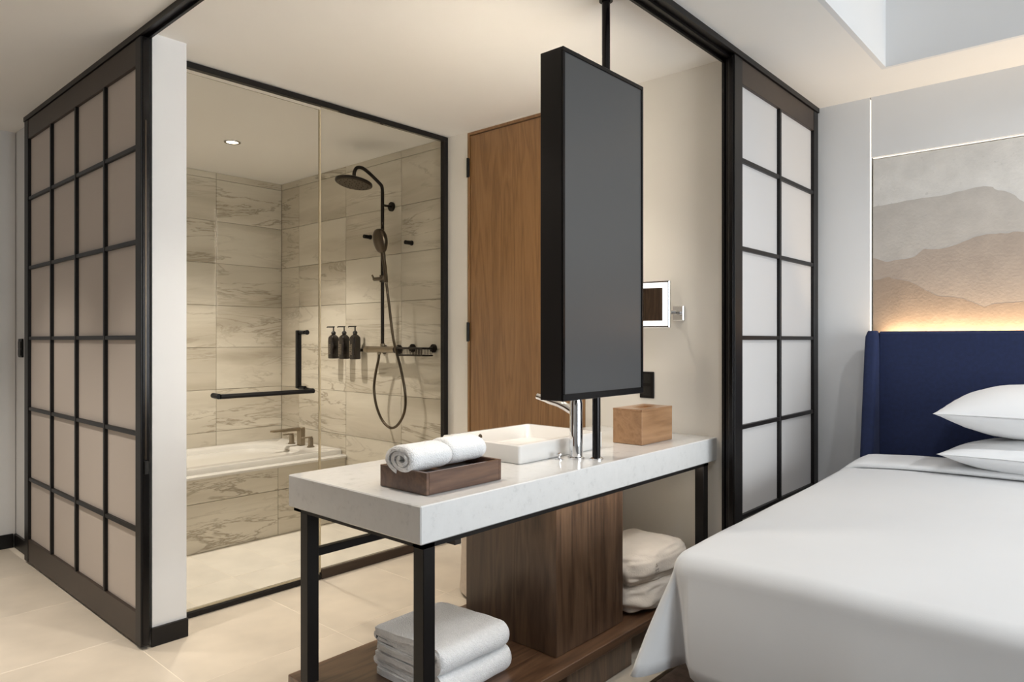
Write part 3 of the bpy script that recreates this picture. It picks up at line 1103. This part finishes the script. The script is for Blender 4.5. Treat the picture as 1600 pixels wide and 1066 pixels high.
def mbox(nm, mat, x0, x1, y0, y1, z0, z1, b=.001):
    mb = MB().box(x0, x1, y0, y1, z0, z1, b=b)
    mb.v = [tuple(mc + rot @ Vector(p)) for p in mb.v]
    return mb.build(nm, mat, mm)


mbox('housing', 'chrome', -.102, .102, .0, .022, -.102, .102, .003)
mbox('lit_rim', 'ledw', -.094, .094, -.002, -.0003, .072, .094, 0)
mbox('lit_rim', 'ledw', -.094, .094, -.002, -.0003, -.094, -.072, 0)
mbox('lit_rim', 'ledw', -.094, -.072, -.002, -.0003, -.072, .072, 0)
mbox('lit_rim', 'ledw', .072, .094, -.002, -.0003, -.072, .072, 0)
mbox('mirror_glass', 'mirror', -.0715, .0715, -.0025, -.0003, -.0715, .0715, 0)
q = MB()
q.tube([tuple(mc + rot @ Vector((.03, .0225, -.035))), (-1.49, 2.73, 1.319), (-1.513, YB - .016, 1.319)], .009, 12)
q.build('arm', 'chrome', mm, smooth=True)
box('wall_plate', 'chrome', mm, -1.540, -1.486, YB - .016, YB - .0008, 1.285, 1.352, b=.003)

ol = thing('wall_outlet', 'black double outlet plate on the bathroom wall behind the screen', 'outlet', (-1.675, YB, .99))
box('plate', 'black', ol, -1.715, -1.640, YB - .008, YB - .0008, .930, 1.052, b=.002)
for z in (.962, 1.02):
    q = MB()
    q.box(-1.698, -1.657, YB - .0095, YB - .0082, z - .021, z + .021)
    f_ = q.build('socket', 'rubber', ol)
    for dx in (-.008, .008):
        box('slot', 'hole', f_, -1.6775 + dx - .0015, -1.6775 + dx + .0015, YB - .0102, YB - .0096, z - .006, z + .008)

# ------------------------------------------------------------------ things on the plinth


def folded_towel(label, x0, x1, y0, y1, z0, th, seed):
    """a thick bath towel folded over itself, the round fold towards the bed (+X)"""
    nl = 4
    lay = th / nl
    path = []
    # zig-zag of layers, seen from the short end
    for k in range(nl):
        z = z0 + lay * (k + .5)
        xs = [x0 + .012 * ((k * 5 + int(seed)) % 3) / 2, x1 - .040]
        seq = xs if k % 2 == 0 else xs[::-1]
        for i in range(9):
            t_ = i / 8
            path.append((seq[0] + (seq[1] - seq[0]) * t_, z))
        if k < nl - 1:
            d_ = 1 if k % 2 == 0 else -1
            ex = seq[1]
            for i in range(1, 5):
                a = -PI / 2 + PI * i / 5
                path.append((ex + d_ * lay * .5 * math.cos(a), z + lay * .5 + lay * .5 * math.sin(a)))
    inner = cloth_extrude(strip_roll([(p[0], z0 + .010 + (p[1] - z0) * (th - .020) / th) for p in path], lay * .70), 'y', y0 + .006, y1 - .006, 14, .004, seed, .03)
    # outer wrap: one big U around the fold side
    p2 = []
    zt2, zb2 = z0 + th - .010, z0 + .010
    for i in range(11):
        p2.append((x0 + .004 + (x1 - .03 - x0) * i / 10, zt2 - .010 * (1 - i / 10) ** 3))
    hr = (zt2 - zb2) / 2
    for i in range(1, 10):
        a = PI / 2 - PI * i / 10
        p2.append((x1 - .026 + hr * .85 * math.cos(a), (zt2 + zb2) / 2 + hr * math.sin(a)))
    for i in range(11):
        p2.append((x1 - .03 + (x0 + .01 - x1 + .03) * i / 10, zb2))
    wrap = cloth_extrude(strip_roll(p2, .020), 'y', y0, y1, 18, .006, seed + 3, .03)
    root = thing('folded_towel', label, 'towel', ((x0 + x1) / 2, (y0 + y1) / 2, z0), 'folded bath towels on the shelf')
    wrap.build('outer_fold', 'terry', root, smooth=True, angle=80)
    inner.build('inner_layers', 'terry', root, smooth=True, angle=80)


folded_towel('white folded bath towel at the bottom of the pair on the shelf', -1.80, -1.475, 1.352, 1.642, .1465, .078, 2)
folded_towel('white folded bath towel on top of the pair on the shelf', -1.795, -1.478, 1.350, 1.636, .2250, .078, 7)

# folded robe
rb_ = thing('folded_robe', 'cream folded bathrobe bundle on the shelf behind the walnut pedestal', 'robe', (-1.51, 2.46, .1455))


def blob(cx, cy, cz, sx, sy, sz, p, amp, seed, freq=9, nu=36, nv=20, zmin=None):
    mb = MB()
    rings = []
    for i in range(nv + 1):
        ph = -PI / 2 + PI * i / nv
        ring = []
        for k in range(nu):
            a = 2 * PI * k / nu
            def sp_(v, e):
                return math.copysign(abs(v) ** e, v)
            d = Vector((sp_(math.cos(ph), p) * sp_(math.cos(a), p), sp_(math.cos(ph), p) * sp_(math.sin(a), p), sp_(math.sin(ph), p * 1.15)))
            nz = noise.noise(d * freq * .28 + Vector((seed, 0, 0))) * amp + noise.noise(Vector((d.x * freq * .3, d.y * freq * .3, d.z * freq + seed))) * amp * .7
            f = 1 + nz
            q_ = Vector((cx + sx * d.x * f, cy + sy * d.y * f, cz + sz * d.z * f))
            if zmin is not None and q_.z < zmin:
                q_.z = zmin
            ring.append(tuple(q_))
        rings.append(ring)
    mb.loft(rings, True, True)
    return mb


blob(-1.522, 2.452, .208, .152, .205, .064, .55, .09, 3, 10, 56, 32, zmin=.1465).build('lower_fold', 'robe', rb_, smooth=True, angle=180, subsurf=1)
robe_top = blob(-1.525, 2.462, .315, .160, .222, .072, .60, .09, 8, 10, 56, 32).build('upper_fold', 'robe', rb_, smooth=True, angle=180, subsurf=1)
em = MB()
for (u0, u1, v0, v1) in ((-.020, .020, -.016, -.012), (-.016, .016, -.004, 0), (-.010, .010, .008, .012), (-.012, -.009, -.012, -.004), (.009, .012, -.012, -.004), (-.003, .003, .012, .020)):
    n_ = 6
    vs = [(-1.30, 2.365 + u0 + (u1 - u0) * i / n_, .318 + v) for i in range(n_ + 1) for v in (v0, v1)]
    em.add(vs, [(2 * i, 2 * i + 2, 2 * i + 3, 2 * i + 1) for i in range(n_)])
emo = em.build('emblem', plain('taupe_embroidery', (176, 164, 154), .9), rb_)
sm = emo.modifiers.new('on_cloth', 'SHRINKWRAP')
sm.target = robe_top
sm.wrap_method = 'PROJECT'
sm.use_project_x = True
sm.use_negative_direction = True
sm.use_positive_direction = False
sm.offset = .0012

# upholstered stool on the bathroom side
so = thing('upholstered_stool', 'pale fabric stool half hidden behind the walnut pedestal', 'stool', (-2.24, 2.45, 0))
MB().lathe((-2.24, 2.45, .012), [(.205, 0), (.212, .01), (.208, .05), (.198, .36), (.195, .40)], 40).build('skirt', 'stool', so, smooth=True)
MB().lathe((-2.24, 2.45, .4125), [(.192, 0), (.2, .01), (.2, .04), (.185, .058), (.1, .066), (0.01, .068)], 40).build('seat', 'stool', so, smooth=True)
MB().lathe((-2.24, 2.45, .0005), [(.19, 0), (.19, .0112)], 32).build('base', 'black', so, smooth=True)

# ------------------------------------------------------------------ mural with LED surround
mu = thing('mountain_mural', 'textured plaster mural of layered mountain ridges above the headboard', 'mural', (0, YH, 1.2))
MX0, MX1, MZ0, MZ1 = -.958, .952, .70, 2.090
box('plaster_panel', 'mural0', mu, MX0, MX1, YH + .006, YH + .030, MZ0, MZ1, b=.001)
R1 = [(-0.958, 1.857), (-0.881, 1.862), (-0.745, 1.872), (-0.666, 1.873), (-0.59, 1.883), (-0.516, 1.893), (-0.473, 1.886), (-0.457, 1.87), (-0.417, 1.858), (-0.387, 1.834), (-0.353, 1.802), (-.2, 1.70), (.0, 1.62), (.3, 1.60), (.6, 1.70), (.952, 1.66)]
R2 = [(-0.958, 1.604), (-0.932, 1.596), (-0.904, 1.581), (-0.853, 1.587), (-0.785, 1.594), (-0.753, 1.618), (-0.731, 1.629), (-0.679, 1.624), (-0.615, 1.636), (-0.541, 1.664), (-0.492, 1.674), (-0.422, 1.672), (-0.353, 1.671), (-.2, 1.60), (.1, 1.50), (.4, 1.54), (.7, 1.46), (.952, 1.5)]
R3 = [(-0.958, 1.494), (-0.932, 1.495), (-0.895, 1.506), (-0.867, 1.496), (-0.798, 1.478), (-0.731, 1.435), (-0.679, 1.406), (-0.59, 1.391), (-0.553, 1.375), (-0.504, 1.35), (-0.481, 1.355), (-0.433, 1.364), (-0.353, 1.367), (-.1, 1.40), (.2, 1.34), (.5, 1.42), (.952, 1.35)]
for i, Rg in enumerate((R1, R2, R3)):
    pts = [(v.x, v.y + .004 * noise.noise(Vector((v.x * 40, i * 7, 0)))) for v in spline([(a, b, 0) for a, b in Rg], 4)]
    poly = [(MX0, MZ0 + .002)] + [(max(MX0, min(MX1, a)), b) for a, b in pts] + [(MX1, MZ0 + .002)]
    y1 = YH + .0058 - .0006 * i
    mb = MB()
    mb.prism(poly, 'y', y1 - .0006, y1)
    mb.build('mountain_ridge', 'mural%d' % (i + 1), mu)
LG = .006
ld = thing('led_strip', 'thin warm light line around the mountain mural', 'light strip', (0, YH + .04, 1.4))
box('strip', 'led', ld, -.9705, -.9675, YH + .002, YH + .012, .70, H - .01)
box('strip', 'led', ld, MX0, MX1, YH + .002, YH + .012, 2.0950, 2.098)
# warm strip lying behind the headboard, shining up the mural
led_l = area('headboard_glow', (0, YH - .036, 1.195), (R(180 - 10), 0, 0), 1.8, .02, 7.5, (1.0, .74, .46))
led_l.data.spread = R(160)
led_l.parent = ld
led_l.location = Vector((0, YH - .036, 1.195)) - ORG[ld.name]

# ------------------------------------------------------------------ headboard, bed, bedding
hb_ = thing('headboard', 'navy blue upholstered headboard with slanted side wing below the mural', 'headboard', (0, YH - .08, 0))
box('back_panel', 'navy', hb_, -.915, .915, 3.655, 3.690, .08, 1.240, b=.012)
for s_ in (-1, 1):
    q = MB()
    rings = []
    for z in (.08, .3, .55, .8, 1.0, 1.15, 1.215, 1.236, 1.243):
        yf = 3.50 + .118 * max(0, (z - .45)) / .79
        e = .0 if z < 1.2 else .010 * ((z - 1.2) / .043) ** 2
        rings.append(rrect(min(s_ * .905, s_ * .962) + e, max(s_ * .905, s_ * .962) - e, yf + e, 3.690 - e, .018, z, 5))
    q.loft(rings)
    q.build('wing', 'navy', hb_, smooth=True, angle=60)

bed = thing('bed', 'king bed base and mattress under the white duvet', 'bed', (0, 2.7, 0))
box('base', 'bedbase', bed, -.80, .80, 1.93, 3.49, .03, .26, b=.01)
for x in (-.74, .74):
    for y in (2.0, 3.4):
        MB().lathe((x, y, .001), [(.02, 0), (.025, .029)], 14).build('foot', 'black', bed, smooth=True)
q = MB()
q.loft([rrect(-.89 + e, .89 - e, 1.78 + e, 3.495 - e, .08, z) for e, z in ((.02, .261), (0, .285), (0, .53), (.02, .558), (.06, .568))])
q.build('mattress', 'linen', bed, smooth=True, angle=60)


def ztop(x, y):
    v = (y - 1.72) / 1.6
    z = .610 + .036 * max(0, min(1, v)) ** .8
    z += .030 * (1 - (x / .95) ** 2) * min(1, max(0, (y - 1.7) / .5))
    z += .008 * noise.noise(Vector((x * 2.3, y * 1.7, 3))) + .004 * noise.noise(Vector((x * 6, y * 3, 8)))
    return z


def duvet():
    # control: (top outline x,y), (hem outline x,y,z)
    C = []
    def add(tx, ty, hx, hy, hz):
        C.append(((tx, ty), (hx, hy, hz)))
    Y1 = 3.34
    # left side, from the headboard end to the foot corner
    for i in range(12):
        y = Y1 - (Y1 - 1.86) * i / 11
        fold = .010 * math.sin(y * 9) + .006 * math.sin(y * 23)
        add(-.962, y, -.99 + fold, y, .285)
    add(-.961, 1.80, -1.004, 1.76, .285)
    add(-.957, 1.755, -1.012, 1.66, .288)
    add(-.946, 1.728, -1.006, 1.602, .298)     # tip of the corner flap
    add(-.940, 1.718, -.975, 1.625, .297)
    add(-.932, 1.716, -.925, 1.745, .305)      # crease where the flap meets the foot drop
    add(-.918, 1.712, -.900, 1.712, .325)
    add(-.895, 1.711, -.880, 1.688, .322)
    for i in range(18):
        x = -.86 + 1.72 * i / 17
        fold = .012 * math.sin(x * 7 + 1) + .005 * math.sin(x * 19)
        add(x, 1.71, x, 1.668 + fold, .300)
    add(.93, 1.713, .94, 1.69, .30)
    add(.946, 1.728, 1.006, 1.602, .298)
    add(.95, 1.80, 1.0, 1.76, .285)
    for i in range(12):
        y = 1.86 + (Y1 - 1.86) * i / 11
        fold = .010 * math.sin(y * 9 + 2)
        add(.95, y, .985 + fold, y, .285)
    T = spline([(a[0], a[1], 0) for a, b in C], 3)
    B = spline([b for a, b in C], 3)
    n = len(T)
    rings = []
    cx = 0
    # top surface: rings shrinking towards a central line
    for s_ in (0.0, .2, .4, .6, .75, .85, .90):
        ring = []
        for p in T:
            x = p.x * (.02 + .98 * s_)
            y = min(Y1, 2.9 + (p.y - 2.9) * (.02 + .98 * s_)) if p.y < Y1 - .001 else Y1
            ring.append((x, y, ztop(x, y)))
        rings.append(ring)
    r = .050
    for k in range(0, 6):
        a = PI / 2 * k / 5
        ring = []
        for p, h in zip(T, B):
            d = Vector((p.x, 0, 0)) if p.y > 1.86 else Vector((p.x - (-.86 if p.x < -.86 else .86 if p.x > .86 else p.x), p.y - 1.86, 0))
            d = d.normalized() if d.length > 1e-6 else Vector((0, -1, 0))
            q_ = p - d * (r * (1 - math.sin(a)))
            z = ztop(q_.x, q_.y) - r * (1 - math.cos(a))
            ring.append((q_.x, q_.y, z))
        rings.append(ring)
    last = rings[-1]
    for k in range(1, 9):
        t_ = k / 8
        ring = []
        for p, h in zip(last, B):
            bow = math.sin(PI * t_) * .010
            e = t_ ** 1.15
            ring.append((p[0] + (h.x - p[0]) * e + (-bow if p[0] < -.94 else bow if p[0] > .94 else 0),
                         p[1] + (h.y - p[1]) * e - (bow if p[1] < 1.72 and abs(p[0]) < .9 else 0),
                         p[2] + (h.z - p[2]) * t_))
        rings.append(ring)
    mb = MB()
    mb.loft(rings, False, False, closed=False)
    mb.f += [(i, n - 1 - i, n - 2 - i, i + 1) for i in range(n // 2 - 1)]      # close the middle
    return mb


dv = thing('duvet', 'smooth white duvet draped over the bed and its foot', 'duvet', (0, 2.5, .3))
cv = duvet().build('cover', 'linen', dv, smooth=True, angle=180)
sd = cv.modifiers.new('thickness', 'SOLIDIFY')
sd.thickness = .010
sd.offset = -1
# sheet folded back over the duvet
q = MB()
rings = []
xs = [-.99 + 1.98 * i / 60 for i in range(61)]


def drop(x):
    e = max(0, abs(x) - .87)
    return (e / .12) ** 2 * .085


def fold_pt(x, y, up):
    xx = math.copysign(min(abs(x), .972), x)
    return (xx, y + .012 * math.sin(x * 3), ztop(max(-.93, min(.93, x)), min(y, 3.3)) + up - drop(x))


prof = [(3.49, .004), (3.47, .024), (3.42, .034), (3.34, .032), (3.26, .028), (3.215, .024), (3.203, .014), (3.208, .004), (3.30, .003)]
for y, up in prof:
    rings.append([fold_pt(x, y, up) for x in xs])
q.loft(rings, False, False, closed=False)
q.build('folded_back_edge', 'linen2', dv, smooth=True, angle=180)


def pillow(label, cx, cy, cz, w, d, h, seed, tilt=0):
    mb = MB()
    N = 28
    vs = []
    fs = []
    for side in (1, -1):
        for i in range(N + 1):
            for k in range(N + 1):
                u, v = -1 + 2 * i / N, -1 + 2 * k / N
                uu, vv = math.sin(u * PI / 2), math.sin(v * PI / 2)
                t_ = max(0, (1 - abs(uu) ** 2.6) * (1 - abs(vv) ** 2.6)) ** .62
                x = cx + w * uu * (1 - .06 * (1 - vv * vv))
                y = cy + d * vv * (1 - .07 * (1 - uu * uu))
                wr = .006 * noise.noise(Vector((uu * 3 + seed, vv * 3, side))) * t_ + .005 * noise.noise(Vector((uu * 8, vv * 8 + seed, side))) * t_
                vs.append((x, y, cz + side * (h * t_) + wr + tilt * vv))
    n1 = (N + 1) ** 2
    for s_ in (0, 1):
        for i in range(N):
            for k in range(N):
                a = s_ * n1 + i * (N + 1) + k
                f = (a, a + N + 1, a + N + 2, a + 1)
                fs.append(f if s_ else f[::-1])
    mb.add(vs, fs)
    o = mb.build('pillow', 'linen2', None, smooth=True, angle=180)
    import bmesh
    bm = bmesh.new(); bm.from_mesh(o.data)
    bmesh.ops.remove_doubles(bm, verts=bm.verts, dist=.0004)
    bm.to_mesh(o.data); bm.free()
    tag(o, label, 'pillow', 'stacked bed pillows')
    return o


pillow('plump white pillow on top of the pillow stack at the headboard', -.225, 3.36, .918, .36, .235, .106, 1, .008)
pillow('white pillow underneath, resting on the bed in front of the headboard', -.205, 3.37, .738, .37, .235, .078, 5, -.014)
